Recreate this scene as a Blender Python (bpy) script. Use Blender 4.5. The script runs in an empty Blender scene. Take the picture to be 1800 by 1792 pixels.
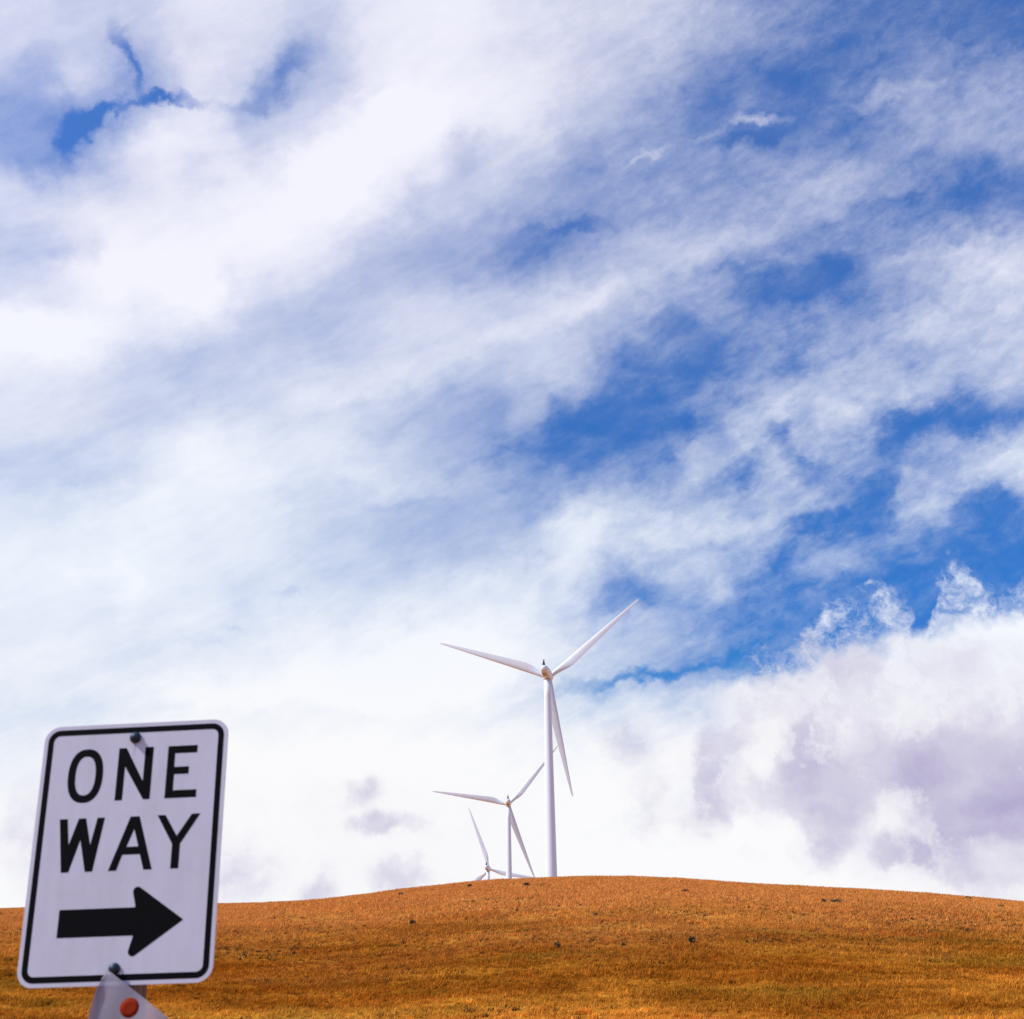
import bpy, bmesh, math, random
import numpy as np
from mathutils import Matrix, Vector
random.seed(7); RNG = np.random.default_rng(7)
rad = math.radians
scene = bpy.context.scene
COL = scene.collection

# ------------------------------------------------------------------ camera
EYE = 1.6
PITCH, ROLL = rad(24.8), rad(-0.57)
FW = np.array([0, math.cos(PITCH), math.sin(PITCH)])
_r = np.array([1.0, 0, 0]); _u = np.array([0, -math.sin(PITCH), math.cos(PITCH)])
RT = math.cos(ROLL)*_r + math.sin(ROLL)*_u
UP = -math.sin(ROLL)*_r + math.cos(ROLL)*_u
cam_d = bpy.data.cameras.new('camera'); cam = bpy.data.objects.new('camera', cam_d); COL.objects.link(cam)
cam.matrix_world = Matrix(((RT[0], UP[0], -FW[0], 0), (RT[1], UP[1], -FW[1], 0), (RT[2], UP[2], -FW[2], EYE), (0, 0, 0, 1)))
cam_d.lens = 80.0; cam_d.sensor_fit = 'HORIZONTAL'; cam_d.sensor_width = 80.0*1800/2464.0
cam_d.clip_start = 0.05; cam_d.clip_end = 40000
cam_d.dof.use_dof = True; cam_d.dof.focus_distance = 260; cam_d.dof.aperture_fstop = 16
scene.camera = cam

# ------------------------------------------------------------------ exposure
scene.view_settings.view_transform = 'Standard'; scene.view_settings.look = 'None'
scene.view_settings.exposure = 0.0; scene.view_settings.gamma = 1.0
scene.view_settings.use_curve_mapping = False

# ------------------------------------------------------------------ sun
SUN_AZ, SUN_EL = rad(-106), rad(46)          # azimuth from +Y towards +X
sdir = Vector((math.sin(SUN_AZ)*math.cos(SUN_EL), math.cos(SUN_AZ)*math.cos(SUN_EL), math.sin(SUN_EL)))
sun_d = bpy.data.lights.new('sun', 'SUN'); sun = bpy.data.objects.new('sun', sun_d); COL.objects.link(sun)
sun_d.energy = 4.3; sun_d.angle = rad(0.6); sun_d.color = (1.0, 0.965, 0.92)
sun.rotation_euler = sdir.to_track_quat('Z', 'Y').to_euler()

# ------------------------------------------------------------------ node helper
class NT:
    def __init__(s, tree): s.t = tree; s.n = tree.nodes; s.l = tree.links
    def node(s, kind, **kw):
        n = s.n.new(kind)
        for k, v in kw.items(): setattr(n, k, v)
        return n
    def put(s, sock, v):
        if isinstance(v, bpy.types.NodeSocket): s.l.new(v, sock)
        elif v is not None: sock.default_value = v
    def math(s, op, a, b=None, c=None, clamp=False):
        n = s.node('ShaderNodeMath', operation=op, use_clamp=clamp)
        for i, v in enumerate((a, b, c)):
            if v is not None: s.put(n.inputs[i], v)
        return n.outputs[0]
    def vmath(s, op, a, b=None, c=None, out=0):
        n = s.node('ShaderNodeVectorMath', operation=op)
        s.put(n.inputs[0], a)
        if b is not None: s.put(n.inputs['Scale' if op == 'SCALE' else 1], b)
        if c is not None: s.put(n.inputs[2], c)
        return n.outputs[out]
    def mapr(s, v, a, b, c=0.0, d=1.0, mode='LINEAR'):
        n = s.node('ShaderNodeMapRange', interpolation_type=mode, clamp=True)
        for i, q in enumerate((v, a, b, c, d)): s.put(n.inputs[i], q)
        return n.outputs[0]
    def noise(s, vec, scale, detail=4, rough=0.5, lac=2.0, dist=0.0, col=False):
        n = s.node('ShaderNodeTexNoise', noise_dimensions='3D')
        if vec is not None: s.put(n.inputs['Vector'], vec)
        for k, v in (('Scale', scale), ('Detail', detail), ('Roughness', rough), ('Lacunarity', lac), ('Distortion', dist)): s.put(n.inputs[k], v)
        return n.outputs['Color' if col else 'Fac']
    def mix(s, f, a, b, blend='MIX'):
        n = s.node('ShaderNodeMix', data_type='RGBA', blend_type=blend)
        s.put(n.inputs['Factor'], f); s.put(n.inputs['A'], a); s.put(n.inputs['B'], b)
        return n.outputs['Result']
    def mapping(s, vec, loc=(0, 0, 0), rot=(0, 0, 0), sc=(1, 1, 1), vt='POINT'):
        n = s.node('ShaderNodeMapping', vector_type=vt)
        s.put(n.inputs['Vector'], vec); n.inputs['Location'].default_value = loc
        n.inputs['Rotation'].default_value = rot; n.inputs['Scale'].default_value = sc
        return n.outputs[0]
    def curve(s, v, pts, handle='AUTO'):
        n = s.node('ShaderNodeFloatCurve'); c = n.mapping.curves[0]
        n.mapping.use_clip = False; n.mapping.extend = 'HORIZONTAL'
        while len(c.points) < len(pts): c.points.new(0.5, 0.5)
        for p, (x, y) in zip(c.points, pts): p.location = (x, y); p.handle_type = handle
        n.mapping.update(); s.put(n.inputs['Value'], v)
        return n.outputs[0]

def lin(v):
    v = np.asarray(v, float)/255.0
    return np.where(v <= 0.04045, v/12.92, ((v+0.055)/1.055)**2.4)
def col(r, g, b, k=1.0): return tuple(float(x)*k for x in lin([r, g, b])) + (1.0,)

# ------------------------------------------------------------------ sky
world = bpy.data.worlds.new("World"); scene.world = world; world.use_nodes = True
world.node_tree.nodes.clear()
W = NT(world.node_tree)
bg = W.node('ShaderNodeBackground'); out = W.node('ShaderNodeOutputWorld'); W.l.new(bg.outputs[0], out.inputs[0])
SKY_K = 0.1
bg.inputs['Strength'].default_value = SKY_K
D = W.node('ShaderNodeTexCoord').outputs['Generated']
D = W.vmath('NORMALIZE', D)
nish = W.node('ShaderNodeTexSky', sky_type='NISHITA'); nish.sun_disc = False
nish.sun_elevation = SUN_EL; nish.sun_rotation = SUN_AZ; nish.air_density = 1.0; nish.dust_density = 0.4; nish.ozone_density = 2.5
# cloud chart: a fixed pair of sky coordinates (X east, Y down, one unit = 2.3 degrees) around
# a point of the sky 25 degrees above the northern horizon
F0 = 2464.0/100
def dot(v): return W.vmath('DOT_PRODUCT', D, tuple(float(x) for x in v), out=1)
# turbulence that bends every cloud outline
wn1 = W.vmath('SUBTRACT', W.noise(D, 9.0, 4, 0.6, col=True), (0.5, 0.5, 0.5))
wn2 = W.vmath('SUBTRACT', W.noise(D, 42.0, 4, 0.6, col=True), (0.5, 0.5, 0.5))
dy = W.math('MAXIMUM', dot(FW), 0.25)
gx = W.math('MULTIPLY_ADD', W.math('DIVIDE', dot(RT), dy), F0, 9.0)
gy = W.math('MULTIPLY_ADD', W.math('DIVIDE', dot(UP), dy), -F0, 8.96)
cmb = W.node('ShaderNodeCombineXYZ'); W.put(cmb.inputs[0], gx); W.put(cmb.inputs[1], gy)
P0 = cmb.outputs[0]
P1 = W.vmath('ADD', P0, W.vmath('SCALE', wn1, 0.95))
P2 = W.vmath('ADD', P1, W.vmath('SCALE', wn2, 0.85))
sp = W.node('ShaderNodeSeparateXYZ'); W.put(sp.inputs[0], P2); X, Y = sp.outputs[0], sp.outputs[1]

# cloud thickness by place (red value of the sky there)
G = np.array([
 [215,205,205,225,228,205,238,242,240,225,215,205,180,140,105,100, 95, 75],
 [180,210,160,225,205,200,235,250,245,240,205,175,130, 85,100,125,135,140],
 [165,150,225,238,215,245,252,248,225,210,170,150,120, 90,105,135,145,150],
 [215,220,235,238,250,253,245,205,200,170,145,150,150,160,170,140,110, 85],
 [195,240,250,250,245,235,195,175,150,125,165,185,185,150,115,140,165,205],
 [240,245,240,245,210,190,200,215,210,205,200,165,130,120,125,150,195,220],
 [240,238,215,200,205,215,220,215,195,185,170,115,125,150,185,195,200,190],
 [230,225,215,230,225,228,215,195,165,120, 90, 75,150,190,195,150, 90,150],
 [210,205,225,240,235,225,220,200,180,160,150,150,165,130,150,140,150,140],
 [235,240,242,238,232,215,205,195,190,205,220,200,190,150,130,100, 70, 55],
 [242,242,245,238,225,225,222,225,235,215,165,175,150,105, 90, 80, 70, 60],
 [240,232,225,232,240,248,252,253,245,230,200,180,130, 90, 80, 70, 60, 60],
 [225,225,235,245,240,243,246,245,238,222,215,225,225,220,215,215,215,215],
 [238,245,250,252,252,252,252,252,252,248,250,250,250,250,250,250,250,250],
 [250,252,253,253,253,253,253,253,253,253,253,253,253,253,253,253,253,253],
 [250,252,253,253,253,253,253,253,253,253,253,253,253,253,253,253,253,253]], float)
T = (lin(G)-0.04)/(0.95-0.04)
# beyond the surveyed part of the sky the same weather repeats, folded back
Xn = W.math('DIVIDE', W.math('PINGPONG', X, 18.0), 18.0, clamp=True); Yn = W.math('DIVIDE', W.math('ABSOLUTE', Y), 18.0, clamp=True)
def chart(T, xs, ys, rank):
    """smooth field over the sky: sum of (curve along Y) x (curve along X)"""
    U_, S_, V_ = np.linalg.svd(T, full_matrices=False); f = None
    def cv(v, vec, pos):
        lo, hi = vec.min(), vec.max()
        pp = ([0.0] if pos[0] > 0 else [])+[float(p) for p in pos]+[1.0]; qq = ([vec[0]] if pos[0] > 0 else [])+list(vec)+[vec[-1]]
        o = W.curve(v, [(p, float((q-lo)/(hi-lo))) for p, q in zip(pp, qq)])
        return W.math('MULTIPLY_ADD', o, float(hi-lo), float(lo))
    for k in range(rank):
        ta = cv(Yn, U_[:, k]*S_[k], ys); tb = cv(Xn, V_[k], xs)
        f = W.math('MULTIPLY', ta, tb) if f is None else W.math('MULTIPLY_ADD', ta, tb, f)
    return f
tfield = chart(T, (np.arange(18)+0.5)/18, (np.arange(16)+0.5)/18, 11)
# finer survey of the broken altocumulus at the right, added as a correction
FINE = np.array([
 [200,200,205,195,180,165,165,150,110,105,110,120,140,150,165,185,205,215],
 [205,195,185,180,165,120,115,125,120,140,145,150,160,175,215,220,210,215],
 [205,200,180,135,110,110, 85,125,140,145,150,175,185,190,170,185,205,215],
 [205,195,165,110, 80, 85, 95,120,150,165,185,215,205,215,220,190,170,190],
 [180,140,100, 95, 70, 95,120,160,180,212,180,218,200,150, 80,105, 75,100],
 [140,115,105, 95, 90,115,130,175,218,125,205,195,150, 75,160,178,170,218],
 [160,150,145,140,130,130,198,190,120,198,110,150,125,150,170,178,208,218],
 [160,185,190,175,165,175,180,170,188,195,190,150, 75,150,188,150,115,100],
 [190,215,235,215,215,215,210,228,222,190,105, 80,100,140,130,100, 80, 60],
 [215,225,232,205,222,222,215,190,190,105,150,160,130,110, 90, 75, 65, 55],
 [230,240,220,150,125,165,190,205,130,110,100, 95, 90, 90, 80, 75, 65, 60],
 [240,235,205,190,180,165,160,150,130,110,100, 95, 90, 85, 78, 72, 65, 60],
 [245,240,235,225,215,205,195,180,165,150,120,100, 90, 80, 75, 70, 65, 60]], float)
FT = (lin(FINE)-0.04)/0.91
FT = FT.mean()+(FT-FT.mean())*0.88
fx_ = np.arange(18)*.5+9.25; fy_ = np.arange(13)*.5+5.25
cx_ = np.arange(18)+.5; cy_ = np.arange(16)+.5
row = np.array([np.interp(fx_, cx_, T[i_]) for i_ in range(16)])
base_ = np.array([np.interp(fy_, cy_, row[:, j_]) for j_ in range(18)]).T
res = np.zeros((15, 19)); res[1:-1, 1:] = FT-base_; res[12, 1:] *= .6; res[13, 1:] *= .3
tfield = W.math('ADD', tfield, chart(res, (np.arange(19)*.5+8.75)/18, (np.arange(15)*.5+4.75)/18, 12))

def blobs(lst):
    # the running sum rides in the third coordinate (scaled away), so the blobs evaluate one after another
    acc = None
    for (x, y, rx, ry, ang, amp) in lst:
        cx = W.node('ShaderNodeCombineXYZ'); W.put(cx.inputs[0], X); W.put(cx.inputs[1], Y)
        if acc is not None: W.put(cx.inputs[2], acc)
        m = W.mapping(cx.outputs[0], (x, y, 0), (0, 0, rad(-ang)), (rx, ry, 1e6), 'TEXTURE')
        ln = W.vmath('LENGTH', m, out=1)
        q = W.mapr(ln, 1.35, 0.0, 0.0, amp, 'SMOOTHSTEP')
        acc = q if acc is None else W.math('ADD', acc, q)
    return acc
detail = blobs([   # x, y, half length, half width, tilt up to the right, amount
 (1.32, 2.35, .55, .27, 32, -.50), (1.85, 2.03, .48, .13, 22, -.34), (2.95, 1.78, .75, .13, 5, -.58), (4.85, 1.35, 1.15, .36, 45, -.33), (4.1, 1.75, .6, .14, 10, -.15),
 (2.25, 1.05, .13, .75, 14, -.34), (.6, 2.85, .9, .5, 0, -.18), (1.3, 1.7, 1.9, 1.0, 10, -.12), (4.9, 1.4, 1.7, .9, 40, -.10), (5.3, 2.2, .9, .4, 30, -.08), (1.2, 1.35, .5, .35, 0, .12), (3.4, .95, .9, .5, 0, .12), (.5, 1.0, .5, .8, 0, -.08), (2.4, 2.6, 1.2, .35, 25, .08),
 (3.5, 3.0, .5, .4, 20, -.16), (1.3, 4.35, .6, .16, 15, -.14), (8.2, 2.7, .4, .6, 10, -.14),
 (13.3, 2.17, .62, .13, 2, .34), (13.05, 2.0, .2, .3, -40, .12), (11.35, 2.75, .5, .08, 25, .18), (15.6, 1.75, 1.5, .13, 20, .14), (12.4, 2.4, .6, .08, 18, .10),
 (13.1, 2.55, .9, .16, 8, -.12), (13.8, 1.55, .5, .3, -20, -.10), (10.0, 4.0, .9, .17, 8, -.18), (9.3, 4.5, .7, .25, 25, -.10), (12.6, 4.35, 2.4, .2, 20, .12),
 (11.9, 3.0, .6, .35, 10, -.1), (14.3, 3.3, 1.5, .3, 18, .08), (15.9, 3.65, .35, .18, 10, -.12), (17.1, 3.6, .5, .25, 10, -.10), (12.8, 4.85, .8, .10, 18, -.12), (14.7, 4.9, .45, .25, 15, -.13),
 (14.8, 3.95, 2.0, .16, 20, -.08), (10.5, 5.3, 2.4, .26, 19, .08), (8.2, 6.1, 2.4, .3, 20, .06), (7.4, 7.3, 1.4, .25, 20, -.07), (5.6, 6.95, 1.8, .3, 22, .06),
 (16.0, 4.6, .6, .14, 25, .15), (17.2, 4.4, .6, .18, 28, .25), (17.3, 5.0, .8, .12, 30, -.10),
 (16.6, 8.8, .6, .12, 10, .10), (14.0, 9.15, .9, .13, 18, -.10), (12.3, 9.75, .9, .13, 14, -.10),
 (8.5, 8.05, .9, .1, 15, -.10), (7.0, 8.85, 1.0, .1, 12, -.08), (9.7, 9.05, .25, .12, 0, .10),
 (11.4, 11.92, 1.2, .15, 9, -.42), (12.9, 11.6, .7, .18, 15, -.15), (10.0, 12.2, .9, .18, 6, -.16), (5.1, 10.4, .35, .09, 0, -.14), (4.2, 10.98, .3, .08, 5, -.09), (3.6, 11.3, .6, .12, -5, -.06), (8.2, 11.6, 1.6, .5, 0, .12)])
# long cirrus fibres that run up to the right, and fine turbulent texture
fib = W.mapping(W.vmath('ADD', D, W.vmath('SCALE', wn1, 0.05)), (0, 0, 0), (0, rad(-21), 0), (1/4, 1/14, 1/42), 'TEXTURE')
n_fib = W.noise(fib, 1.0, 6, 0.58)
fib2 = W.mapping(W.vmath('ADD', D, W.vmath('SCALE', wn1, 0.03)), (3, 1, 0), (0, rad(-28), 0), (1/16, 1/50, 1/110), 'TEXTURE')
n_fib2 = W.noise(fib2, 1.0, 5, 0.6)
puffv = W.mapping(W.vmath('ADD', D, W.vmath('SCALE', wn2, 0.015)), (0, 0, 0), (0, rad(-14), 0), (1/30, 1/46, 1/62), 'TEXTURE')
n_puff = W.noise(puffv, 1.0, 6, 0.6)
n_wisp = W.noise(W.mapping(W.vmath('ADD', D, W.vmath('SCALE', wn2, 0.012)), (1, 2, 0), (0, rad(-22), 0), (1/70, 1/110, 1/150), 'TEXTURE'), 1.0, 4, 0.65)
rightness = W.mapr(X, 8.0, 13.5, 0.25, 1.0)
lowness = W.mapr(Y, 4.5, 7.5, 0.45, 1.0)
tex = W.math('MULTIPLY', W.math('SUBTRACT', n_fib, 0.5), 0.34)
tex = W.math('MULTIPLY_ADD', W.math('SUBTRACT', n_fib2, 0.5), 0.20, tex)
tex = W.math('MULTIPLY_ADD', W.math('SUBTRACT', n_puff, 0.5), W.math('MULTIPLY', W.math('MULTIPLY', rightness, lowness), 0.62), tex)
tex = W.math('MULTIPLY_ADD', W.math('SUBTRACT', n_wisp, 0.5), W.mapr(rightness, 0, 1, 0.06, 0.40), tex)
t0 = W.math('ADD', tfield, detail)
veil = W.math('MULTIPLY', W.math('MULTIPLY', W.mapr(X, 9.5, 12.5), W.mapr(Y, 3.0, 6.0)), W.mapr(Y, 11.5, 10.0))
t0 = W.math('MULTIPLY', t0, W.math('MULTIPLY_ADD', veil, -0.15, 1.0))
gain = W.math('MULTIPLY', W.mapr(t0, 0.75, 1.02, 1.0, 0.35), W.mapr(t0, 0.0, 0.25, 0.55, 1.0))
t1 = W.math('MULTIPLY_ADD', tex, gain, t0)
t1 = W.math('SMOOTH_MAX', W.math('SUBTRACT', t1, 0.015), 0.0, 0.16)
t1 = W.math('MINIMUM', t1, 1.0)
# low cumulus bank on the right with a torn upper edge
pts = [(9.5, 13.2), (10.5, 12.45), (11.3, 12.1), (12, 11.95), (12.8, 11.8), (13.4, 11.4), (14.0, 11.2), (14.5, 10.6), (14.9, 10.15), (15.4, 10.25), (15.8, 10.6), (16.2, 11.1), (16.5, 10.2), (16.85, 9.75), (17.25, 10.3), (17.7, 10.4), (18, 10.2)]
Yedge = W.math('MULTIPLY', W.curve(Xn, [(x/18, y/18) for x, y in pts]), 18.0)
n_torn = W.noise(W.vmath('ADD', D, W.vmath('SCALE', wn2, 0.04)), 26.0, 7, 0.64)
n_torn2 = W.noise(W.vmath('ADD', D, W.vmath('SCALE', wn2, 0.03)), 90.0, 4, 0.6)
solid = [(11, 12.15), (12, 11.95), (13.4, 11.75), (14.5, 11.4), (15.5, 11.1), (16.3, 10.95), (17.2, 10.75), (18, 10.5)]
Ysolid = W.math('MULTIPLY', W.curve(Xn, [(x/18, y/18) for x, y in solid]), 18.0)
m_soft = W.math('SUBTRACT', Y, Ysolid)
m_torn = W.math('MULTIPLY_ADD', W.math('SUBTRACT', n_torn, 0.52), 3.6, W.math('MINIMUM', W.math('SUBTRACT', Y, Yedge), 0.35))
m_torn = W.math('MULTIPLY_ADD', W.math('SUBTRACT', n_torn2, 0.5), 1.2, m_torn)
bank = W.math('MAXIMUM', W.mapr(m_soft, -0.1, 0.45, 0, 1, 'SMOOTHSTEP'), W.math('MULTIPLY', W.mapr(m_torn, -0.35, 0.95, 0, 1, 'SMOOTHSTEP'), W.mapr(W.math('SUBTRACT', Y, Yedge), -0.3, 0.3, 0.0, 0.88)))
bank = W.math('MULTIPLY', bank, W.mapr(Xn, 11.0/18, 13.2/18, 0.0, 1.0, 'SMOOTHSTEP'))
# clouds thinned in the unseen sky behind the camera, for a bluer fill light
cover = W.math('MULTIPLY', W.math('MAXIMUM', t1, bank), W.mapr(dot(FW), 0.15, 0.8, 0.22, 1.0, 'SMOOTHSTEP'))
# grey lilac undersides
SHC = np.array([
 [250,250,250,250,250,250,250,250,250,250,250,250,250,250,250,250],
 [250,250,250,240,235,230,225,218,220,226,229,231,231,232,232,238],
 [250,250,250,246,232,235,232,224,216,218,224,230,232,234,234,236],
 [250,250,250,248,238,236,230,222,216,218,222,230,235,232,224,218],
 [250,250,222,238,246,220,225,238,210,210,216,212,208,205,202,198],
 [250,250,240,242,246,206,236,236,206,206,204,200,188,180,192,188],
 [250,252,250,232,248,208,220,212,202,202,202,210,190,188,186,178],
 [250,252,252,235,245,218,245,240,236,205,212,238,224,198,190,182],
 [250,252,252,252,252,252,252,250,246,208,236,200,190,196,200,215],
 [250,252,252,252,252,252,252,252,252,250,246,242,236,222,208,218],
 [250,252,252,252,252,252,252,252,252,252,250,250,248,244,240,225]], float)
SHC = (lin(250)-lin(SHC))/(lin(250)-lin(178))
shade_bank = chart(SHC, (np.arange(16)*0.5+10.0)/18, (np.arange(11)*0.5+11.0)/18, 8)
shade_far = blobs([
 (6.5, 13.95, .45, .33, 0, .40), (6.85, 14.5, .6, .22, 0, .50), (5.75, 15.6, .38, .4, 0, .44), (7.1, 15.45, .5, .38, 0, .46), (4.2, 15.3, .8, .6, 0, .52), (.6, 14.6, .6, 1.1, 0, .35),
 (1.5, 1.0, 2.5, 1.2, 0, .20), (2.5, 3.4, 2.6, .9, 15, .10), (9.5, 1.0, 3.0, .7, 0, .14), (3.5, .9, 1.2, .6, 0, .10), (1.5, 7.3, 2.5, .9, 20, .14)])
n_sh = W.noise(W.vmath('ADD', D, W.vmath('SCALE', wn2, 0.03)), 22.0, 7, 0.62)
shade = W.math('MAXIMUM', W.math('ADD', shade_bank, shade_far), 0.0)
sh = W.math('MULTIPLY_ADD', W.math('MULTIPLY', W.math('SUBTRACT', n_sh, 0.5), W.mapr(shade, 0.0, 0.4, 0.0, 1.0)), W.mapr(shade, 0.3, 0.9, 1.3, 0.6), shade)
sh = W.math('MULTIPLY', W.math('MINIMUM', W.math('MAXIMUM', sh, 0.0), 1.2), 0.86)
n_cut = W.noise(W.vmath('ADD', D, W.vmath('SCALE', wn2, 0.05)), 27.0, 6, 0.60)
cut = W.mapr(W.math('MULTIPLY_ADD', shade, 0.22, n_cut), 0.43, 0.62, 0.52, 1.0, 'SMOOTHSTEP')
sh = W.math('MULTIPLY', sh, cut)
white = W.mix(W.mapr(Y, 10.5, 13.0), W.mix(W.mapr(Y, 4.5, 9.0), (0.905, 0.905, 1.0, 1), (0.885, 0.928, 1.0, 1)), (0.965, 0.965, 0.985, 1))
cloudc = W.mix(sh, white, col(176, 168, 206))
# clear blue between the clouds
low = W.mapr(Y, 2.0, 11.5)
tint = W.mix(low, (0.62, 1.10, 1.85, 1), (0.17, 0.78, 1.50, 1))
tint = W.mix(W.mapr(Y, 11.0, 12.3), tint, (0.26, 0.98, 1.5, 1))
blue = W.mix(1.0, nish.outputs[0], tint, 'MULTIPLY')
cl10 = W.mix(1.0, cloudc, (1/SKY_K, 1/SKY_K, 1/SKY_K, 1), 'MULTIPLY')
W.put(bg.inputs['Color'], W.mix(cover, blue, cl10))
world.cycles.sampling_method = 'MANUAL'; world.cycles.sample_map_resolution = 512

# ------------------------------------------------------------------ object helpers
def tag(o, label=None, cat=None, group=None, kind=None):
    for k, v in (('label', label), ('category', cat), ('group', group), ('kind', kind)):
        if v: o[k] = v
    return o
def empty(name, loc):
    o = bpy.data.objects.new(name, None); COL.objects.link(o); o.location = loc; o.empty_display_size = 0.3
    return o
def link(name, me, m, parent=None, smooth=True):
    o = bpy.data.objects.new(name, me); COL.objects.link(o)
    if m is not None and not me.materials: me.materials.append(m)
    if parent is not None: o.parent = parent
    if smooth:
        for p in me.polygons: p.use_smooth = True
    return o
def mesh(name, v, f):
    me = bpy.data.meshes.new(name); me.from_pydata([tuple(map(float, p)) for p in v], [], f); me.update(); return me
def mat(name, rgb, rough=0.5, metal=0.0, spec=0.5):
    m = bpy.data.materials.new(name); m.use_nodes = True
    b = m.node_tree.nodes['Principled BSDF']
    b.inputs['Base Color'].default_value = tuple(rgb[:3])+(1,)
    b.inputs['Roughness'].default_value = rough; b.inputs['Metallic'].default_value = metal
    b.inputs['Specular IOR Level'].default_value = spec
    return m, NT(m.node_tree), b
def loft(rings, cap=True):
    n = len(rings[0]); v = [p for r in rings for p in r]; f = []
    for i in range(len(rings)-1):
        for j in range(n):
            a = i*n+j; b = i*n+(j+1) % n
            f.append((a, b, b+n, a+n))
    if cap: f.append(tuple(range(n))[::-1]); f.append(tuple(range(len(v)-n, len(v))))
    return v, f

# ------------------------------------------------------------------ terrain
AZ = np.array([-180, -120, -90, -60, -40, -28, -20, -15, -11.69, -9.48, -8.02, -6.65, -4.9, -3.13, -1.72, -.47, 1.29, 3.52, 6.6, 9.18, 11.74, 14.25, 16.67, 18.72, 24, 32, 45, 65, 90, 130, 180.])
EL = np.array([.3, .8, 1.6, 4.0, 6.4, 7.7, 8.5, 8.8, 8.952, 9.079, 9.186, 9.329, 9.556, 9.744, 9.892, 9.96, 10.007, 10.013, 9.862, 9.627, 9.375, 9.122, 8.828, 8.514, 7.6, 6.2, 4.6, 3.0, 1.4, .6, .3])
def smooth_interp(x, xp, fp):
    # cubic hermite through the points
    m = np.gradient(fp, xp); i = np.clip(np.searchsorted(xp, x)-1, 0, len(xp)-2)
    h = xp[i+1]-xp[i]; t = np.clip((x-xp[i])/h, 0, 1)
    return (2*t**3-3*t**2+1)*fp[i]+(t**3-2*t**2+t)*h*m[i]+(-2*t**3+3*t**2)*fp[i+1]+(t**3-t**2)*h*m[i+1]
GR = np.array([0, 45, 70, 95, 125, 160, 200, 240, 275, 310, 370, 450, 560, 715, 880, 1300, 2500, 6000, 12000.])
GG = np.array([0, 0, .13, .36, .60, .80, .93, .985, 1.0, .985, .93, .85, .76, .66, .52, .3, .12, .02, 0.])
def hash2(ix, iy, seed):
    h = (ix*374761393 + iy*668265263 + seed*982451653) & 0xffffffff
    h = ((h ^ (h >> 13))*1274126177) & 0xffffffff
    return ((h ^ (h >> 16)) & 0xffff)/65535.0
def vnoise(x, y, seed=0):
    xi = np.floor(x).astype(np.int64); yi = np.floor(y).astype(np.int64); fx = x-xi; fy = y-yi
    fx = fx*fx*(3-2*fx); fy = fy*fy*(3-2*fy)
    a = hash2(xi, yi, seed); b = hash2(xi+1, yi, seed); c = hash2(xi, yi+1, seed); d = hash2(xi+1, yi+1, seed)
    return a+(b-a)*fx+(c-a)*fy+(a-b-c+d)*fx*fy
def fbm(x, y, o=4, seed=0):
    s = 0; a = 0.5; t = 0
    for k in range(o): s = s+a*vnoise(x*2**k+17*k, y*2**k-9*k, seed+k); t += a; a *= 0.5
    return s/t
SITES = [(10.7, 442.3, 66.6), (-3.3, 709.5, 85.5), (-17.2, 876.6, 83.8)]     # ground under the towers
def height(x, y):
    r = np.hypot(x, y); az = np.degrees(np.arctan2(x, y))
    E = np.radians(smooth_interp(az, AZ, EL)); g = smooth_interp(r, GR, GG)
    s = np.clip((r-45)/70, 0, 1); s = s*s*(3-2*s)
    h = r*np.tan(E)*g + EYE*s
    q = np.clip((r-50)/60, 0, 1)
    crest = np.exp(-((r-275)/45)**2)
    h = h + q*(1-.75*crest)*(fbm(x/22, y/22, 3, 5)-.5)*1.5 + q*(fbm(x/3.0, y/3.0, 3, 11)-.5)*(.32+.35*np.exp(-((r-120)/45)**2))
    h = h + (1-q)*(fbm(x/6, y/6, 3, 3)-.5)*.06*np.clip(r/8, 0, 1)
    for sx, sy, sz in SITES:
        w = np.exp(-((x-sx)**2+(y-sy)**2)/55.0**2); h = h+w*(sz-h)
    return h

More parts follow.
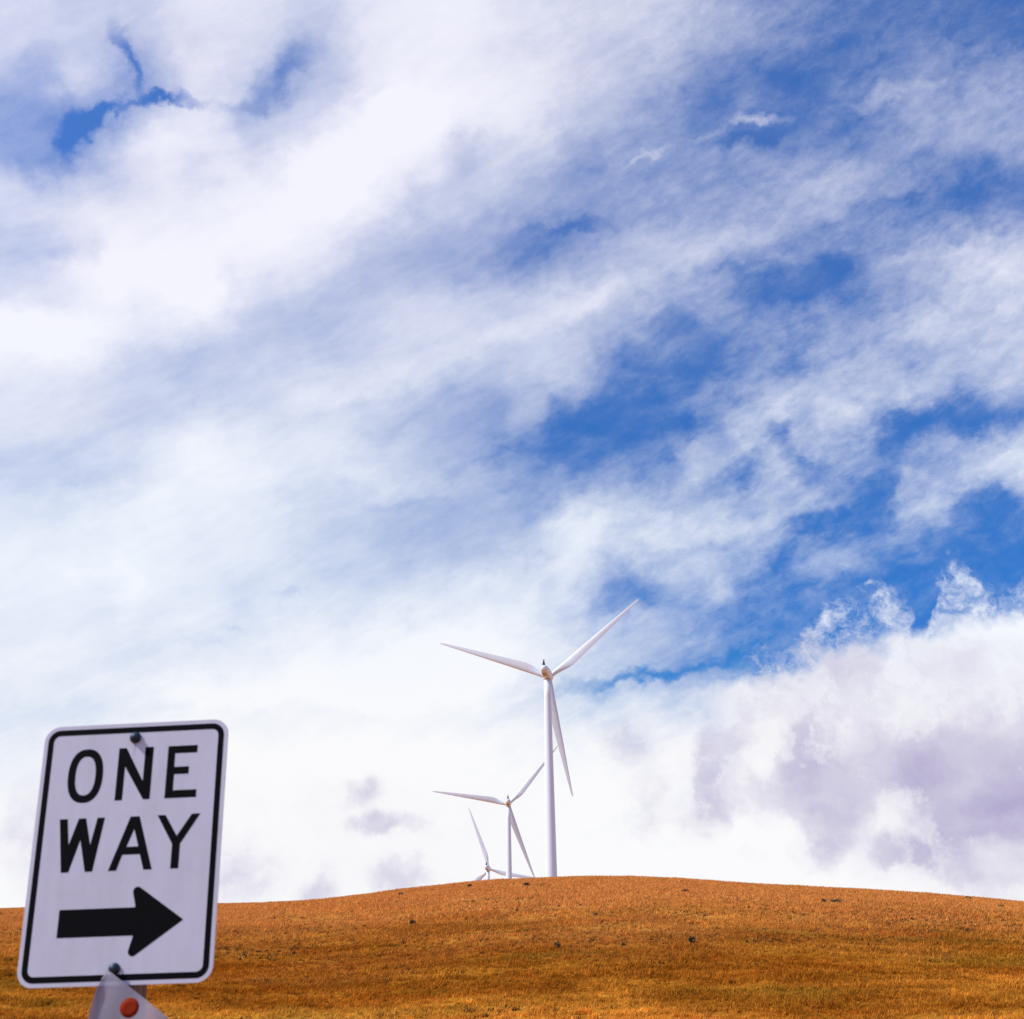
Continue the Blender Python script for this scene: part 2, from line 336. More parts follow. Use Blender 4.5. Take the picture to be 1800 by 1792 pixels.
def add_grass_nodes(m, nt, b, tuft=False):
    geo = nt.node('ShaderNodeNewGeometry'); P = geo.outputs['Position']
    s = nt.node('ShaderNodeSeparateXYZ'); nt.put(s.inputs[0], P)
    flat = nt.node('ShaderNodeCombineXYZ'); nt.put(flat.inputs[0], s.outputs[0]); nt.put(flat.inputs[1], s.outputs[1])
    F = flat.outputs[0]
    z = s.outputs[2]
    zn = nt.math('MULTIPLY_ADD', nt.math('SUBTRACT', nt.noise(nt.mapping(F, sc=(0.03, 0.05, 1)), 1.0, 5, 0.6), 0.5), 26.0, z)
    upper = nt.mapr(zn, 18.0, 34.0)                       # drier, paler grass near the top
    middle = nt.math('MULTIPLY', nt.mapr(zn, 8.0, 16.0), nt.mapr(zn, 31.0, 22.0))      # darker belt across the mid slope
    broad = nt.mapr(nt.noise(nt.mapping(F, sc=(0.03, 0.08, 1)), 1.0, 6, 0.68), 0.42, 0.58)
    patch = nt.mapr(nt.noise(nt.mapping(F, sc=(0.10, 0.26, 1)), 1.0, 6, 0.68), 0.42, 0.58)
    olive = nt.mapr(nt.noise(nt.mapping(F, loc=(40, 7, 0), sc=(0.035, 0.08, 1)), 1.0, 5, 0.6), 0.53, 0.68)
    fine = nt.noise(F, 1.4, 7, 0.72)
    K = 0.86
    gold = col(250, 178, 64, K*1.08); rust = col(219, 128, 39, K); deep = col(166, 95, 22, K); pale = col(236, 159, 84, K); ol = col(176, 138, 46, K)
    c = nt.mix(broad, rust, gold)
    c = nt.mix(nt.math('MULTIPLY', nt.math('SUBTRACT', 1.0, patch), 0.75), c, deep)
    c = nt.mix(nt.math('MULTIPLY', olive, 0.75), c, ol)
    c = nt.mix(nt.math('MULTIPLY', nt.mapr(zn, 15.0, 5.0), 0.45), c, col(255, 184, 76, K*1.35))
    c = nt.mix(nt.math('MULTIPLY', middle, 0.45), c, deep)
    c = nt.mix(nt.math('MULTIPLY', upper, 0.85), c, pale)
    v = nt.mapr(fine, 0.32, 0.68, 0.55, 1.38)
    c = nt.mix(1.0, c, v, 'MULTIPLY')
    if tuft:
        rnd = nt.mapr(geo.outputs['Random Per Island'], 0, 1, 0.75, 1.3)
        c = nt.mix(1.0, c, rnd, 'MULTIPLY')
    return c, F

m_ground, gt, gb = mat('dry_hill_ground', (0.3, 0.1, 0.03), 1.0, 0, 0.0)
c, F = add_grass_nodes(m_ground, gt, gb)
gt.put(gb.inputs['Base Color'], gt.mix(1.0, c, (0.70, 0.66, 0.62, 1), 'MULTIPLY'))  # self-shadow between the grass blades put into a darker ground colour
bump = gt.node('ShaderNodeBump'); bump.inputs['Strength'].default_value = 0.9; bump.inputs['Distance'].default_value = 0.35
gt.put(bump.inputs['Height'], gt.noise(F, 2.6, 8, 0.72)); gt.l.new(bump.outputs[0], gb.inputs['Normal'])

azs = np.concatenate([np.arange(-180, -32, 2.0), np.arange(-32, 32, 0.12), np.arange(32, 180, 2.0)])
rs = np.concatenate([[0.6, 1.5, 3, 5, 8, 12, 17, 23, 30, 38, 46, 54, 62], np.arange(68, 330, 1.0), np.arange(330, 1000, 8.0), np.geomspace(1000, 12000, 24)])
A, R_ = np.meshgrid(np.radians(azs), rs)
gxv = R_*np.sin(A); gyv = R_*np.cos(A); gz = height(gxv, gyv)
nr, na = A.shape
verts = np.stack([gxv, gyv, gz], -1).reshape(-1, 3)
verts = np.vstack([verts, [[0, 0, 0]]])
i, j = np.meshgrid(np.arange(nr-1), np.arange(na), indexing='ij')
j2 = (j+1) % na
faces = np.stack([i*na+j, (i+1)*na+j, (i+1)*na+j2, i*na+j2], -1).reshape(-1, 4)[:, ::-1]
me = bpy.data.meshes.new('hillside')
nv = len(verts); nf = len(faces)
fan = [(nv-1, (k+1) % na, k) for k in range(na)]
me.vertices.add(nv); me.vertices.foreach_set('co', verts.ravel())
loops = np.concatenate([faces.ravel(), np.array(fan).ravel()]); me.loops.add(len(loops)); me.loops.foreach_set('vertex_index', loops.astype(np.int32))
starts = np.concatenate([np.arange(nf)*4, nf*4+np.arange(na)*3]).astype(np.int32)
me.polygons.add(nf+na); me.polygons.foreach_set('loop_start', starts)
me.update(calc_edges=True); me.validate()
bm = bmesh.new(); bm.from_mesh(me); bmesh.ops.recalc_face_normals(bm, faces=bm.faces)
bm.faces.ensure_lookup_table()
if sum(f.normal.z for f in bm.faces[:2000]) < 0: bmesh.ops.reverse_faces(bm, faces=bm.faces)
bm.to_mesh(me); bm.free()
hill = link('ground', me, m_ground); tag(hill, kind='structure')

# ------------------------------------------------------------------ dry grass (real blades, one object)
m_grass, gt2, gb2 = mat('dry_grass_blades', (0.4, 0.2, 0.05), 1.0, 0, 0.0)
c2, _ = add_grass_nodes(m_grass, gt2, gb2, True)
gt2.put(gb2.inputs['Base Color'], c2)
trn = gt2.node('ShaderNodeBsdfTranslucent'); gt2.put(trn.inputs[0], c2)
mx = gt2.node('ShaderNodeMixShader'); mx.inputs[0].default_value = 0.3
gt2.l.new(gb2.outputs[0], mx.inputs[1]); gt2.l.new(trn.outputs[0], mx.inputs[2])
gt2.l.new(mx.outputs[0], gt2.n['Material Output'].inputs['Surface'])

def blades(cx, cy, hgt, width, spread, nb):
    """triangular grass blades, nb for each clump centre -> one vertex array"""
    n = len(cx)*nb
    bx = np.repeat(cx, nb)+RNG.normal(0, 1, n)*np.repeat(spread, nb); by = np.repeat(cy, nb)+RNG.normal(0, 1, n)*np.repeat(spread, nb)
    bz = height(bx, by)-0.03
    h = np.repeat(hgt, nb)*RNG.uniform(.55, 1.25, n); w = np.repeat(width, nb)*RNG.uniform(.6, 1.3, n)
    th = RNG.uniform(0, 2*np.pi, n); le = RNG.uniform(0, .75, n)*h; ld = RNG.uniform(0, 2*np.pi, n)
    a = np.stack([bx-np.cos(th)*w, by-np.sin(th)*w, bz], -1); b = np.stack([bx+np.cos(th)*w, by+np.sin(th)*w, bz], -1)
    t = np.stack([bx+np.cos(ld)*le+.25*h, by+np.sin(ld)*le, bz+h], -1)
    return np.stack([a, b, t], 1).reshape(-1, 3)
def polar_pts(n, r0, r1, a0=-24, a1=24, p=1.0):
    r = np.sqrt(RNG.uniform(0, 1, n)**p*(r1*r1-r0*r0)+r0*r0); a = np.radians(RNG.uniform(a0, a1, n))
    k = RNG.uniform(0, 1, n) < np.clip((44-np.abs(np.degrees(a)))/16, 0, 1)
    return (r*np.sin(a))[k], (r*np.cos(a))[k], r[k]
parts = []
x, y, r = polar_pts(26000, 40, 84, -44, 44)
parts.append(blades(x, y, .10+.45*fbm(x/2.6, y/1.6, 4, 31)**1.6*RNG.uniform(.5, 1.5, len(x)), .02+.0003*r, np.full(len(x), .12), 7))
x, y, r = polar_pts(165000, 80, 170, -44, 44, p=1.25)
k = fbm(x/5, y/2.5, 4, 21) > RNG.uniform(.22, .52, len(x)); x, y, r = x[k], y[k], r[k]
parts.append(blades(x, y, 0.10+.50*fbm(x/2.6, y/1.6, 4, 31)**1.6*RNG.uniform(.5, 1.5, len(x)), .036+.0002*r, np.full(len(x), .16), 9))
x, y, r = polar_pts(200000, 165, 310, -44, 44)
k = fbm(x/7, y/4, 4, 22) > RNG.uniform(.22, .52, len(x)); x, y, r = x[k], y[k], r[k]
parts.append(blades(x, y, .20+.20*RNG.uniform(.2, 1.4, len(x)), np.full(len(x), .075), np.full(len(x), .22), 7))
V = np.vstack(parts); n = len(V)//3
print('grass blades', n)
me = bpy.data.meshes.new('dry_grass'); me.vertices.add(len(V)); me.vertices.foreach_set('co', V.ravel())
me.loops.add(len(V)); me.loops.foreach_set('vertex_index', np.arange(len(V), dtype=np.int32))
me.polygons.add(n); me.polygons.foreach_set('loop_start', (np.arange(n)*3).astype(np.int32)); me.update(calc_edges=True)
grass = link('dry_grass', me, m_grass, smooth=False)
tag(grass, 'dry orange brown grass covering the rounded hillside below the turbines', 'grass', kind='stuff')

# darker, coarser tussocks between the fine grass
m_tus, ut, ub = mat('dark_tussock_blades', (0.1, 0.06, 0.02), 0.9, 0, 0.1)
ug = ut.node('ShaderNodeNewGeometry')
ut.put(ub.inputs['Base Color'], ut.mix(ug.outputs['Random Per Island'], (0.030, 0.016, 0.007, 1), (0.12, 0.06, 0.02, 1)))
x, y, r = polar_pts(42000, 85, 292)
k = (fbm(x/16, y/7, 4, 51)**1.5)*np.where(np.abs(height(x, y)-25) < 5, 1.5, .8) > RNG.uniform(.25, 1.15, len(x)); x, y, r = x[k], y[k], r[k]
V = blades(x, y, .16+.26*RNG.uniform(0, 1, len(x))**2, np.full(len(x), .05), .08+.16*RNG.uniform(0, 1, len(x)), 12); n = len(V)//3
me = bpy.data.meshes.new('dark_tussocks'); me.vertices.add(len(V)); me.vertices.foreach_set('co', V.ravel())
me.loops.add(len(V)); me.loops.foreach_set('vertex_index', np.arange(len(V), dtype=np.int32))
me.polygons.add(n); me.polygons.foreach_set('loop_start', (np.arange(n)*3).astype(np.int32)); me.update(calc_edges=True)
tus = link('dark_tussocks', me, m_tus, smooth=False)
tag(tus, 'dark brown tussocks speckled through the dry grass of the hillside', 'tussocks', kind='stuff')
print('tussocks', len(x))

# ------------------------------------------------------------------ wind turbines
m_white, wt, wb = mat('turbine_white_paint', (0.80, 0.775, 0.79), 0.42, 0, 0.4)
tco = wt.node('ShaderNodeTexCoord').outputs['Object']
dirt = wt.mapr(wt.noise(wt.mapping(tco, sc=(.5, .5, 0.06)), 1.0, 2, 0.5), 0.45, 0.75, 0.0, 0.25)
wt.put(wb.inputs['Base Color'], wt.mix(dirt, (0.73, 0.775, 0.83, 1), (0.60, 0.60, 0.62, 1)))
m_dark, _, _ = mat('weathered_steel_mast', (0.06, 0.035, 0.03), 0.6, 0.3)
m_vent, _, _ = mat('vent_opening', (0.06, 0.045, 0.05), 0.8)
m_seam, _, _ = mat('tower_flange_paint', (0.55, 0.52, 0.55), 0.5)
TOWER_H = 78.4
def circ(r, z, n=48): return [(r*math.cos(2*math.pi*k/n), r*math.sin(2*math.pi*k/n), z) for k in range(n)]
tv = []
for q in np.linspace(0, 1, 14):
    rr = 2.05 + (1.08-2.05)*q; tv.append(circ(rr, TOWER_H*q))
v, f = loft(tv); me_tower = mesh('tower', v, f)
def ring_mesh(r0, z, h, t):
    a = circ(r0, z-h/2); b = circ(r0+t, z-h/2+.01); c_ = circ(r0+t, z+h/2-.01); d = circ(r0, z+h/2)
    return loft([a, b, c_, d], cap=False)
v, f = ring_mesh(1.075, TOWER_H-.15, .3, .16); me_yaw = mesh('yaw_ring', v, f)
# nacelle, axis along +Y (towards the rotor), origin above the tower axis
def sup(rx, rz, y, z0, n=40, e=2.6):
    o = []
    for k in range(n):
        a = 2*math.pi*k/n; c_, s_ = math.cos(a), math.sin(a)
        o.append((rx*abs(c_)**(2/e)*math.copysign(1, c_), y, z0+rz*abs(s_)**(2/e)*math.copysign(1, s_)))
    return o
secs = [(-8.6, .05, .05, .05), (-8.55, .45, .45, .05), (-8.35, .78, .80, .05), (-7.9, 1.02, 1.10, .02), (-7.2, 1.12, 1.25, 0), (-5.5, 1.28, 1.42, 0), (-3, 1.42, 1.58, 0), (0, 1.48, 1.65, 0), (2.0, 1.46, 1.6, 0), (3.0, 1.36, 1.45, 0), (3.55, 1.15, 1.2, 0)]
v, f = loft([sup(rx, rz, y, z0) for y, rx, rz, z0 in secs]); me_nac = mesh('nacelle', v, f)
def boxes(lst):
    v = []; f = []
    for (cx, cy, cz, sx, sy, sz) in lst:
        o = len(v)
        v += [(cx+dx*sx/2, cy+dy*sy/2, cz+dz*sz/2) for dx in (-1, 1) for dy in (-1, 1) for dz in (-1, 1)]
        f += [tuple(o+q for q in t) for t in ((0, 1, 3, 2), (4, 6, 7, 5), (0, 4, 5, 1), (2, 3, 7, 6), (0, 2, 6, 4), (1, 5, 7, 3))]
    return v, f
me_vents = [mesh('vent', *boxes([(-.05, yy, -zz, 1.3, .42, .30)])) for yy, zz in ((-6.6, 1.24), (-5.2, 1.36), (-3.8, 1.45))]
# weather mast: tapered four-sided lattice closed with sheet, crossbar and two sensors on top
mv = [[(-.50, -.42, 0), (.50, -.42, 0), (.50, .42, 0), (-.50, .42, 0)], [(-.13, -.11, 1.75), (.13, -.11, 1.75), (.13, .11, 1.75), (-.13, .11, 1.75)]]
v, f = loft(mv); v2, f2 = boxes([(0, 0, 1.85, .62, .07, .07), (-.28, 0, 2.0, .09, .09, .24), (.28, 0, 2.0, .09, .09, .24)])
me_mast = mesh('weather_mast', v+v2, f+[tuple(q+len(v) for q in t) for t in f2])
# hub with spinner, origin at the rotor centre, +Y away from the tower
hs = [(-1.35, .95), (-1.3, 1.15), (-.9, 1.30), (0, 1.38), (.8, 1.28), (1.4, .98), (1.8, .55), (1.95, .08)]
v, f = loft([[(r_*math.cos(2*math.pi*k/36), y, r_*math.sin(2*math.pi*k/36)) for k in range(36)] for y, r_ in hs]); me_hub = mesh('hub', v, f)
# blade: span +X, leading edge +Z, thickness Y
def blade_mesh():
    st = [0.9, 1.6, 2.6, 4.0, 5.6, 7.2, 8.8, 10.5, 13, 16, 20, 24, 28, 32, 35, 37.5, 39, 39.7, 40.0]
    rings = []
    for s_ in st:
        w = min(max((s_-1.6)/7.4, 0), 1); w = w*w*(3-2*w)
        if s_ < 9: chord = 1.55+(3.05-1.55)*w; thick = 1.55*(1-w)+.78*w
        else:
            q = (s_-9)/31; chord = 3.05*(1-q)**.92*1.0+.42*q; thick = chord*(.25-.12*q)
        if s_ > 39: k = math.sqrt(max(1-((s_-39)/1.0)**2, .01)); chord *= k; thick *= k
        le = .78-.55*min(s_/40, 1)*1.0
        tw = rad(16)*(1-min(s_/34, 1))**1.3*w + rad(3)
        pre = -1.1*(s_/40)**2*-1
        ring = []
        N = 28
        for k in range(N):
            a = 2*math.pi*k/N
            xc = .5*(1+math.cos(a))                     # 1 = leading, 0 = trailing
            circy = .5*math.sin(a)*thick
            u = 1-xc; prof = 5*(.2969*math.sqrt(u)-.126*u-.3516*u*u+.2843*u**3-.1036*u**4)
            ay = prof*thick*(1 if math.sin(a) >= 0 else -1)
            yy = circy*(1-w)+ay*w
            zz = le-chord*(1-xc)
            ring.append((s_, yy*math.cos(tw)+zz*math.sin(tw)+pre, zz*math.cos(tw)-yy*math.sin(tw)))
        rings.append(ring)
    v, f = loft(rings); return mesh('blade', v, f)
me_blade = blade_mesh()

HUB = [((11.79, 447.38, 145.04+EYE), .155, .681, 'tallest white wind turbine, nearest on the hilltop, its whole rotor above the crest'),
       ((-3.28, 714.77, 163.92+EYE), .015, .860, 'middle white wind turbine, partly behind the tallest tower, standing farther back'),
       ((-16.56, 881.91, 162.24+EYE), .10, 1.888, 'smallest white wind turbine peeking over the hill crest, most of its tower hidden')]
def build_turbine():
    root = empty('wind_turbine', (0, 0, 0))
    tw = link('tower', me_tower, m_white, root); link('yaw_ring', me_yaw, m_seam, tw)
    nc = link('nacelle', me_nac, m_white, root)
    for mv_ in me_vents: link('vent', mv_, m_vent, nc, smooth=False)
    ms = link('weather_mast', me_mast, m_dark, nc, smooth=False); ms.location = (0, -7.5, 1.15)
    link('hub', me_hub, m_white, root)
    for k in range(3): link('blade', me_blade, m_white, root)
    return root
def copy_tree(o, parent=None):
    c_ = o.copy(); COL.objects.link(c_)
    if parent is not None: c_.parent = parent
    for ch in o.children: copy_tree(ch, c_)
    return c_
proto = build_turbine()
turbs = [proto, copy_tree(proto), copy_tree(proto)]
for root, (hp, yaw, ph, lab) in zip(turbs, HUB):
    hp = Vector(hp); tilt = rad(5)
    ax = Vector((math.sin(yaw)*math.cos(tilt), math.cos(yaw)*math.cos(tilt), math.sin(tilt)))
    side = Vector((math.cos(yaw), -math.sin(yaw), 0)); up = side.cross(ax)
    base = hp-ax*5.0; ntop = base.z-1.75; root.location = (base.x, base.y, ntop-TOWER_H)
    tag(root, lab, 'wind turbine', 'white wind turbines on the ridge')
    M = Matrix(((side.x, ax.x, up.x, 0), (side.y, ax.y, up.y, 0), (side.z, ax.z, up.z, 0), (0, 0, 0, 1)))
    rl = root.location.copy(); bk = 0
    for ch in root.children:
        n_ = ch.name.split('.')[0]
        if n_ == 'nacelle': ch.matrix_local = Matrix.Translation(base-rl) @ M
        elif n_ == 'hub': ch.matrix_local = Matrix.Translation(hp-rl) @ M
        elif n_ == 'blade':
            ch.matrix_local = Matrix.Translation(hp-rl) @ M @ Matrix.Rotation(-(ph+bk*2*math.pi/3), 4, 'Y'); bk += 1
    print('turbine base', tuple(root.location), 'ground', float(height(np.array([base.x]), np.array([base.y]))[0]))

# ------------------------------------------------------------------ one way sign
IN = 0.0254
SR = np.array([[0.99562186, 0.0926431, -0.01242408], [-0.09270779, 0.9956821, -0.0047344], [0.01193183, 0.00586548, 0.99991161]])
ST = np.array([-0.91642661, 3.32391549, 0.66548446+EYE])
gpt = ST-SR[:, 2]*ST[2]
sign = empty('traffic_sign', (float(gpt[0]), float(gpt[1]), 0))
tag(sign, 'black and white one way sign with right pointing arrow on a wooden post', 'road sign')
SM = Matrix([list(SR[0])+[ST[0]-gpt[0]], list(SR[1])+[ST[1]-gpt[1]], list(SR[2])+[ST[2]], [0, 0, 0, 1]])

def rounded(poly, radii, seg=8):
    o = []; n = len(poly)
    for i_ in range(n):
        p = Vector(poly[i_]); a = Vector(poly[i_-1]); b = Vector(poly[(i_+1) % n]); r = radii[i_] if isinstance(radii, (list, tuple)) else radii
        if r <= 0: o.append(tuple(p)); continue
        d1 = (a-p).normalized(); d2 = (b-p).normalized(); ang = d1.angle(d2)
        t = min(r/math.tan(ang/2), (a-p).length*.49, (b-p).length*.49); r = t*math.tan(ang/2)
        c_ = p+(d1+d2).normalized()*(r/math.sin(ang/2)); s0 = p+d1*t-c_; s1 = p+d2*t-c_
        a0 = math.atan2(s0.y, s0.x); a1 = math.atan2(s1.y, s1.x); da = (a1-a0+math.pi) % (2*math.pi)-math.pi
        for k in range(seg+1):
            q = a0+da*k/seg; o.append((c_.x+r*math.cos(q), c_.y+r*math.sin(q)))
    return o
def shape_mesh(name, outlines, thick, front, bevel=0.0):
    """flat outline (inches, x right z up) -> solid whose front face lies at y=-front (metres)"""
    cu = bpy.data.curves.new(name, 'CURVE'); cu.dimensions = '2D'; cu.fill_mode = 'BOTH'; cu.extrude = thick/2
    if bevel: cu.bevel_depth = bevel; cu.bevel_resolution = 2
    for pl in outlines:
        s_ = cu.splines.new('POLY'); s_.points.add(len(pl)-1); s_.use_cyclic_u = True
        for p, (a, b) in zip(s_.points, pl): p.co = (a*IN, b*IN, 0, 1)
    tmp = bpy.data.objects.new('tmp', cu); COL.objects.link(tmp)
    dg = bpy.context.evaluated_depsgraph_get(); me = bpy.data.meshes.new_from_object(tmp.evaluated_get(dg))
    bpy.data.objects.remove(tmp); bpy.data.curves.remove(cu)
    me.name = name
    me.transform(Matrix(((1, 0, 0, 0), (0, 0, -1, -front+thick/2), (0, 1, 0, 0), (0, 0, 0, 1))))
    return me
def rect(w, h, r, seg=10): return rounded([(-w, -h), (w, -h), (w, h), (-w, h)], r, seg)
m_sheet, st, sb = mat('reflective_white_sheeting', (0.5, 0.5, 0.56), 0.42, 0, 0.5)
oc = st.node('ShaderNodeTexCoord').outputs['Object']
grime = st.mapr(st.noise(st.mapping(oc, sc=(26, 26, 3.2)), 1.0, 7, 0.65), 0.46, 0.75, 0.0, 0.38)
blot = st.mapr(st.noise(oc, 7.0, 6, 0.7), 0.48, 0.75, 0.0, 0.30)
m1 = st.mapping(oc, (-.0135*0, 0, .245), (0, 0, 0), (.006, 1, .045), 'TEXTURE')
drip = st.mapr(st.vmath('LENGTH', m1, out=1), 1.0, 0.0, 0, .35, 'SMOOTHSTEP')
m2 = st.mapping(oc, (-.0420, 0, .262), (0, rad(-15), 0), (.006, 1, .022), 'TEXTURE')
scuff = st.mapr(st.vmath('LENGTH', m2, out=1), 1.0, 0.2, 0, .5, 'SMOOTHSTEP')
speck = st.mapr(st.noise(oc, 160.0, 2, 0.5), 0.76, 0.80, 0.0, 0.4)
cc = st.mix(grime, (0.60, 0.585, 0.68, 1), (0.48, 0.455, 0.51, 1)); cc = st.mix(blot, cc, (0.42, 0.40, 0.44, 1))
cc = st.mix(drip, cc, (0.26, 0.21, 0.30, 1)); cc = st.mix(scuff, cc, (0.66, 0.62, 0.68, 1)); cc = st.mix(speck, cc, (0.25, 0.2, 0.2, 1))
st.put(sb.inputs['Base Color'], cc)
m_black, kt, kb = mat('black_legend_film', (0.003, 0.003, 0.004), 0.7, 0, 0.06)
m_alu, _, _ = mat('aluminium_edge', (0.5, 0.48, 0.55), 0.45, 0.8)
plate = shape_mesh('panel', [rect(9, 12, 1.5)], 0.0022, 0.0, 0.0004)
plate.materials.clear(); pl = link('panel', plate, m_sheet, sign, smooth=False); pl.matrix_local = SM
def part(name, me, m, parent=sign, M=SM, smooth=False):
    me.materials.clear(); o = link(name, me, m, parent, smooth=smooth)
    if parent is sign: o.matrix_local = M
    return o
FR = 0.0008
part('border', shape_mesh('border', [rect(8.62, 11.62, 1.15), rect(8.07, 11.07, .62)[::-1]], .0005, FR), m_black)
def ell(cx, cz, rx, rz, e=2.35, n=64):
    return [(cx+rx*abs(math.cos(a))**(2/e)*math.copysign(1, math.cos(a)), cz+rz*abs(math.sin(a))**(2/e)*math.copysign(1, math.sin(a))) for a in [2*math.pi*k/n for k in range(n)]]
letters = [
 [ell(-4.60, 7.08, 1.70, 2.57), ell(-4.60, 7.08, .98, 1.86)[::-1]],
 [[(-1.52, 9.6), (-.80, 9.6), (1.05, 6.33), (1.05, 9.6), (1.86, 9.6), (1.86, 4.6), (1.22, 4.6), (-.80, 7.82), (-.80, 4.6), (-1.52, 4.6)]],
 [[(3.29, 9.58), (6.13, 9.58), (6.13, 8.87), (4.0, 8.87), (4.0, 7.56), (5.43, 7.56), (5.43, 6.86), (4.04, 6.86), (4.04, 5.33), (6.31, 5.33), (6.31, 4.60), (3.29, 4.60)]],
 [[(-6.63, 3.04), (-5.87, 3.04), (-5.52, .58), (-4.78, 3.04), (-4.09, 3.04), (-3.44, .54), (-2.98, 3.04), (-2.27, 3.04), (-3.00, -1.91), (-3.70, -1.91), (-4.43, 1.05), (-5.27, -1.91), (-5.97, -1.91)]],
 [[(.20, 3.02), (1.06, 3.02), (2.64, -1.92), (1.84, -1.92), (1.39, -.49), (-.28, -.49), (-.73, -1.92), (-1.50, -1.92)], [(.66, 1.85), (.05, .22), (1.18, .22)]],
 [[(2.78, 3.03), (3.54, 3.03), (4.76, 1.06), (6.06, 3.05), (6.86, 3.05), (5.13, .32), (5.13, -1.92), (4.38, -1.92), (4.38, .32)]]]
for L in letters: part('letter', shape_mesh('letter', L, .0005, FR), m_black)
arrow = rounded([(-5.7, -5.27), (1.43, -5.27), (.80, -2.85), (5.97, -6.50), (.80, -10.15), (1.43, -7.75), (-5.7, -7.75)], [.05, .1, .42, .06, .42, .1, .05])
part('arrow', shape_mesh('arrow', [arrow], .0005, FR), m_black)
m_bolt, _, _ = mat('dark_galvanised_bolt', (0.025, 0.04, 0.06), 0.45, 0.6)
for bz_, s_ in ((10.55, 1.0), (-10.62, 1.0)):
    prof = [(.0135, 0), (.0140, .0025), (.0128, .0035), (.0112, .0040), (.0108, .0080), (.0092, .0115), (.0055, .0138), (.0008, .0145)]
    v, f = loft([[(r_*math.cos(2*math.pi*k/28), -y_-.0012, bz_*IN+r_*math.sin(2*math.pi*k/28)) for k in range(28)] for r_, y_ in prof])
    part('bolt', mesh('bolt', v, f), m_bolt, smooth=True)
# wooden post, the plate is bolted to its front
m_wood, wd, wdb = mat('weathered_post_wood', (0.12, 0.08, 0.05), 0.85, 0, 0.2)
oc2 = wd.node('ShaderNodeTexCoord').outputs['Object']
grain = wd.noise(wd.mapping(oc2, sc=(60, 60, 2.5)), 1.0, 7, 0.65)
wd.put(wdb.inputs['Base Color'], wd.mix(wd.mapr(grain, .35, .65), (0.075, 0.042, 0.024, 1), (0.24, 0.165, 0.11, 1)))
bp = wd.node('ShaderNodeBump'); bp.inputs['Strength'].default_value = .5; bp.inputs['Distance'].default_value = .003; wd.put(bp.inputs['Height'], grain); wd.l.new(bp.outputs[0], wdb.inputs['Normal'])
bm = bmesh.new(); bmesh.ops.create_cube(bm, size=1.0)
bottom = -(ST[2])-.3; topz = 11.2*IN
for v_ in bm.verts: v_.co = Vector((v_.co.x*.0889+.0035, v_.co.y*.0889+.0474, (v_.co.z+.5)*(topz-bottom)+bottom))
bmesh.ops.bevel(bm, geom=bm.edges[:], offset=.004, segments=2, affect='EDGES')
mp = bpy.data.meshes.new('post'); bm.to_mesh(mp); bm.free(); part('post', mp, m_wood)

# translucent plastic scrap hooked under the lower bolt
scrap = empty('plastic_tag', tuple(ST + SR @ np.array([-.5*IN, -.02, -11*IN])))
tag(scrap, 'translucent plastic tag with a red dot hanging from the lower sign bolt', 'tag')
m_pl, pt, pb = mat('translucent_plastic', (0.36, 0.32, 0.38), 0.35, 0, 0.5)
tr = pt.node('ShaderNodeBsdfTransparent'); mxp = pt.node('ShaderNodeMixShader'); mxp.inputs[0].default_value = 0.55
pt.l.new(tr.outputs[0], mxp.inputs[1]); pt.l.new(pb.outputs[0], mxp.inputs[2]); pt.l.new(mxp.outputs[0], pt.n['Material Output'].inputs['Surface'])
m_red, _, _ = mat('orange_red_dot', (0.25, 0.018, 0.001), 0.7, 0, 0.1)
zs = np.linspace(-10.75, -16.6, 26); NU = 24
def tagpt(u, z, off=0.0):
    q = (-10.75-z)
    xl = -.55-.75*math.sin(min(q/3.6, 1)*math.pi/2)-.06*max(q-2, 0)
    xr = -.35+1.42*q if q > .2 else -.35+.9*q
    xr = min(xr, 5.6)
    x_ = xl+(xr-xl)*u
    w_ = x_-xl
    y_ = -.012-.003*q-.014*math.exp(-w_/.35)*min(q/1.5, 1)-.0025*math.sin(x_*1.3+q*.5)
    return (x_*IN+.5*IN, y_-off+.02, z*IN+11*IN)
v = [tagpt(u, z) for z in zs for u in np.linspace(0, 1, NU)]
f = [(a*NU+b, a*NU+b+1, (a+1)*NU+b+1, (a+1)*NU+b) for a in range(len(zs)-1) for b in range(NU-1)]
S3 = Matrix([list(SR[0])+[0], list(SR[1])+[0], list(SR[2])+[0], [0, 0, 0, 1]])
sh_ = link('sheet', mesh('sheet', v, f), m_pl, scrap); sh_.matrix_local = S3
sm = sh_.modifiers.new('thickness', 'SOLIDIFY'); sm.thickness = .0005
dv = [(1.97, -14.0)]+[(1.97+rr*math.cos(a), -14.0+rr*math.sin(a)) for rr in (.42, .84) for a in np.linspace(0, 2*math.pi, 40, endpoint=False)]
def on_tag(x_, z):
    lo, hi = 0.0, 1.0
    for _ in range(30):
        mid = (lo+hi)/2
        if (tagpt(mid, z)[0]-.5*IN)/IN < x_: lo = mid
        else: hi = mid
    return tagpt(lo, z, .0006)
v = [on_tag(a, b) for a, b in dv]
f = [(0, 1+k, 1+(k+1) % 40) for k in range(40)]+[(1+k, 41+k, 41+(k+1) % 40, 1+(k+1) % 40) for k in range(40)]
dt = link('dot', mesh('dot', v, f), m_red, scrap); dt.matrix_local = S3
sm = dt.modifiers.new('thickness', 'SOLIDIFY'); sm.thickness = .0003; sm.offset = 1

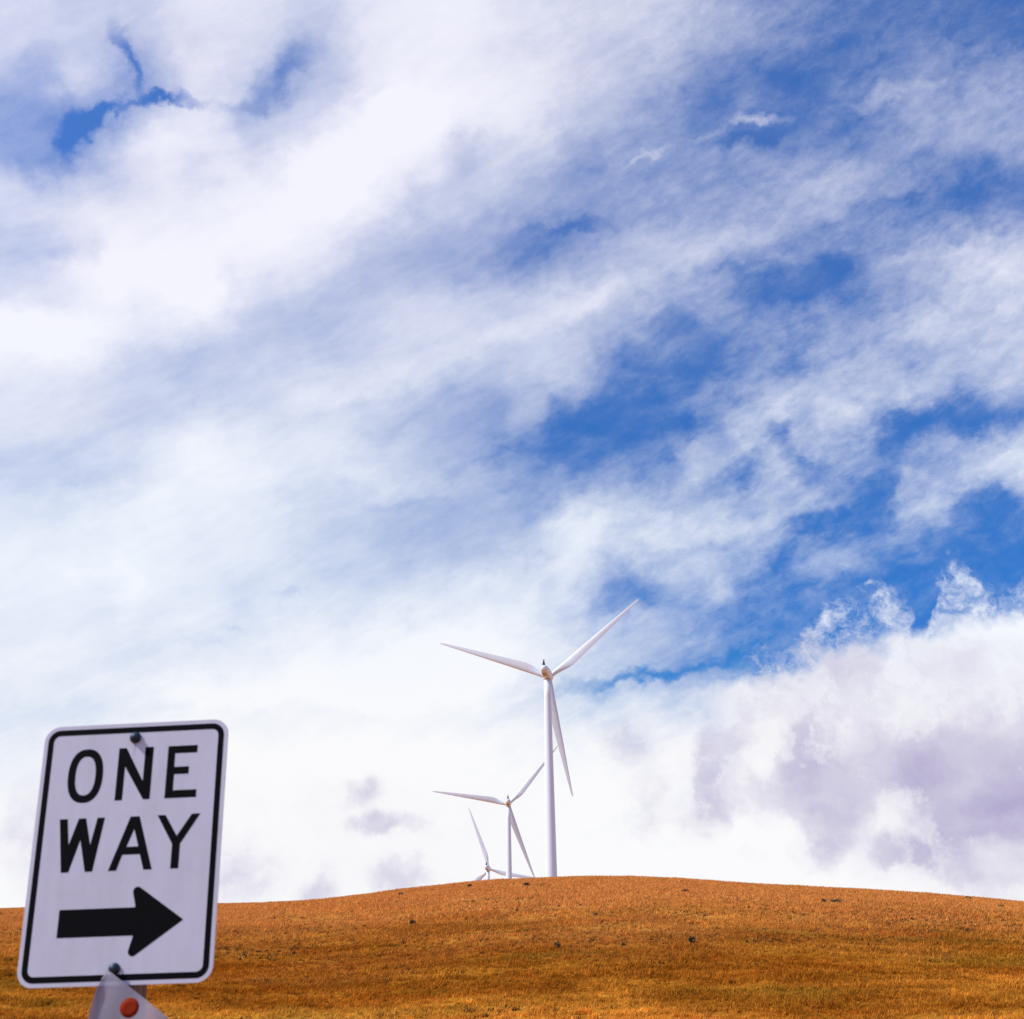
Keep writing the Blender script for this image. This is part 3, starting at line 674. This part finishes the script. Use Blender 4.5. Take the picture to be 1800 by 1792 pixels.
# ------------------------------------------------------------------ small shrubs on the slope
m_leaf, lt, lb = mat('shrub_leaves', (0.06, 0.07, 0.03), 0.8, 0, 0.2)
geo = lt.node('ShaderNodeNewGeometry')
lt.put(lb.inputs['Base Color'], lt.mix(geo.outputs['Random Per Island'], (0.05, 0.055, 0.028, 1), (0.20, 0.17, 0.09, 1)))
m_stem, _, _ = mat('shrub_stem', (0.08, 0.05, 0.03), 0.9)
def ground_hit(az_, el_):
    a = rad(az_); r = np.arange(85, 330, .25); hx = r*math.sin(a); hy = r*math.cos(a)
    e = np.degrees(np.arctan2(height(hx, hy)-EYE, r)); k = np.argmax(e >= el_) if (e >= el_).any() else int(np.argmax(e))-40
    return float(hx[k]), float(hy[k]), float(height(hx[k:k+1], hy[k:k+1])[0])
SHR = [(-4.58, 9.407, 1.0, .6, 'dark green shrub just under the skyline left of the turbines'),
       (.42, 9.757, 1.5, .7, 'dark low shrub directly under the gap between the two larger turbine towers'),
       (1.62, 7.364, .85, .85, 'grey green shrub standing alone halfway down the slope below the tallest turbine'),
       (6.77, 9.393, 1.1, .5, 'flat dark shrub near the skyline right of the tallest turbine'),
       (6.88, 7.496, .95, .7, 'dark shrub halfway down the slope, right of the grey green one'),
       (12.08, 8.8, .9, .7, 'small round dark shrub below the right skyline beside a flat pale one'),
       (12.55, 8.801, 1.8, .45, 'flat grey green shrub below the right skyline beside a small round one'),
       (17.46, 8.68, 1.4, .5, 'dark shrub on the skyline at the far right of the hill'),
       (3.16, 8.575, .6, .35, 'tiny shrub standing in for a small pale rock on the smooth grass below and right of the tallest turbine'),
       (-4.1, 8.336, .9, .55, 'dark shrub in the grass a little below the shrub left of the turbines'),
       (-1.84, 9.752, 1.1, .45, 'dark low shrub just under the skyline below the smallest turbine'),
       (18.6, 8.3, 1.0, .5, 'dark shrub below the skyline at the right edge of the picture')]
for az_, el_, w_, h_, lab in SHR:
    w_ *= .85; h_ *= .85
    gx_, gy_, gz_ = ground_hit(az_, el_)
    root = empty('shrub', (gx_, gy_, gz_)); tag(root, lab, 'shrub', 'shrubs dotted over the hillside')
    n = 420
    d = RNG.normal(0, 1, (n, 3)); d /= np.linalg.norm(d, axis=1)[:, None]; rr = RNG.uniform(.25, 1, n)**.5
    lob = .75+.35*np.sin(3*np.arctan2(d[:, 1], d[:, 0])+RNG.uniform(0, 6))
    c_ = d*(rr*lob)[:, None]*np.array([w_/2, w_/2*.8, h_*.55])+np.array([0, 0, h_*.5]); c_[:, 2] = np.abs(c_[:, 2])
    V = []
    s1 = RNG.normal(0, 1, (n, 3)); s2 = RNG.normal(0, 1, (n, 3)); ls = .075*RNG.uniform(.6, 1.4, n)[:, None]
    a = c_+s1*ls; b = c_+s2*ls; e = c_-(s1+s2)*ls*.6
    V = np.stack([a, b, e], 1).reshape(-1, 3)
    link('foliage', mesh('foliage', V, [(3*k, 3*k+1, 3*k+2) for k in range(n)]), m_leaf, root, smooth=False)
    sv = []; sf = []
    for k in range(5):
        an = k*1.26; tip = (math.cos(an)*w_*.3, math.sin(an)*w_*.25, h_*.7); o = len(sv)
        for q, wd_ in ((0, .03), (1, .012)):
            sv += [(tip[0]*q+wd_*math.cos(t_), tip[1]*q+wd_*math.sin(t_), tip[2]*q-.05*(1-q)) for t_ in (0, 2.1, 4.2)]
        sf += [(o+i_, o+(i_+1) % 3, o+3+(i_+1) % 3, o+3+i_) for i_ in range(3)]
    link('stem', mesh('stem', sv, sf), m_stem, root, smooth=False)
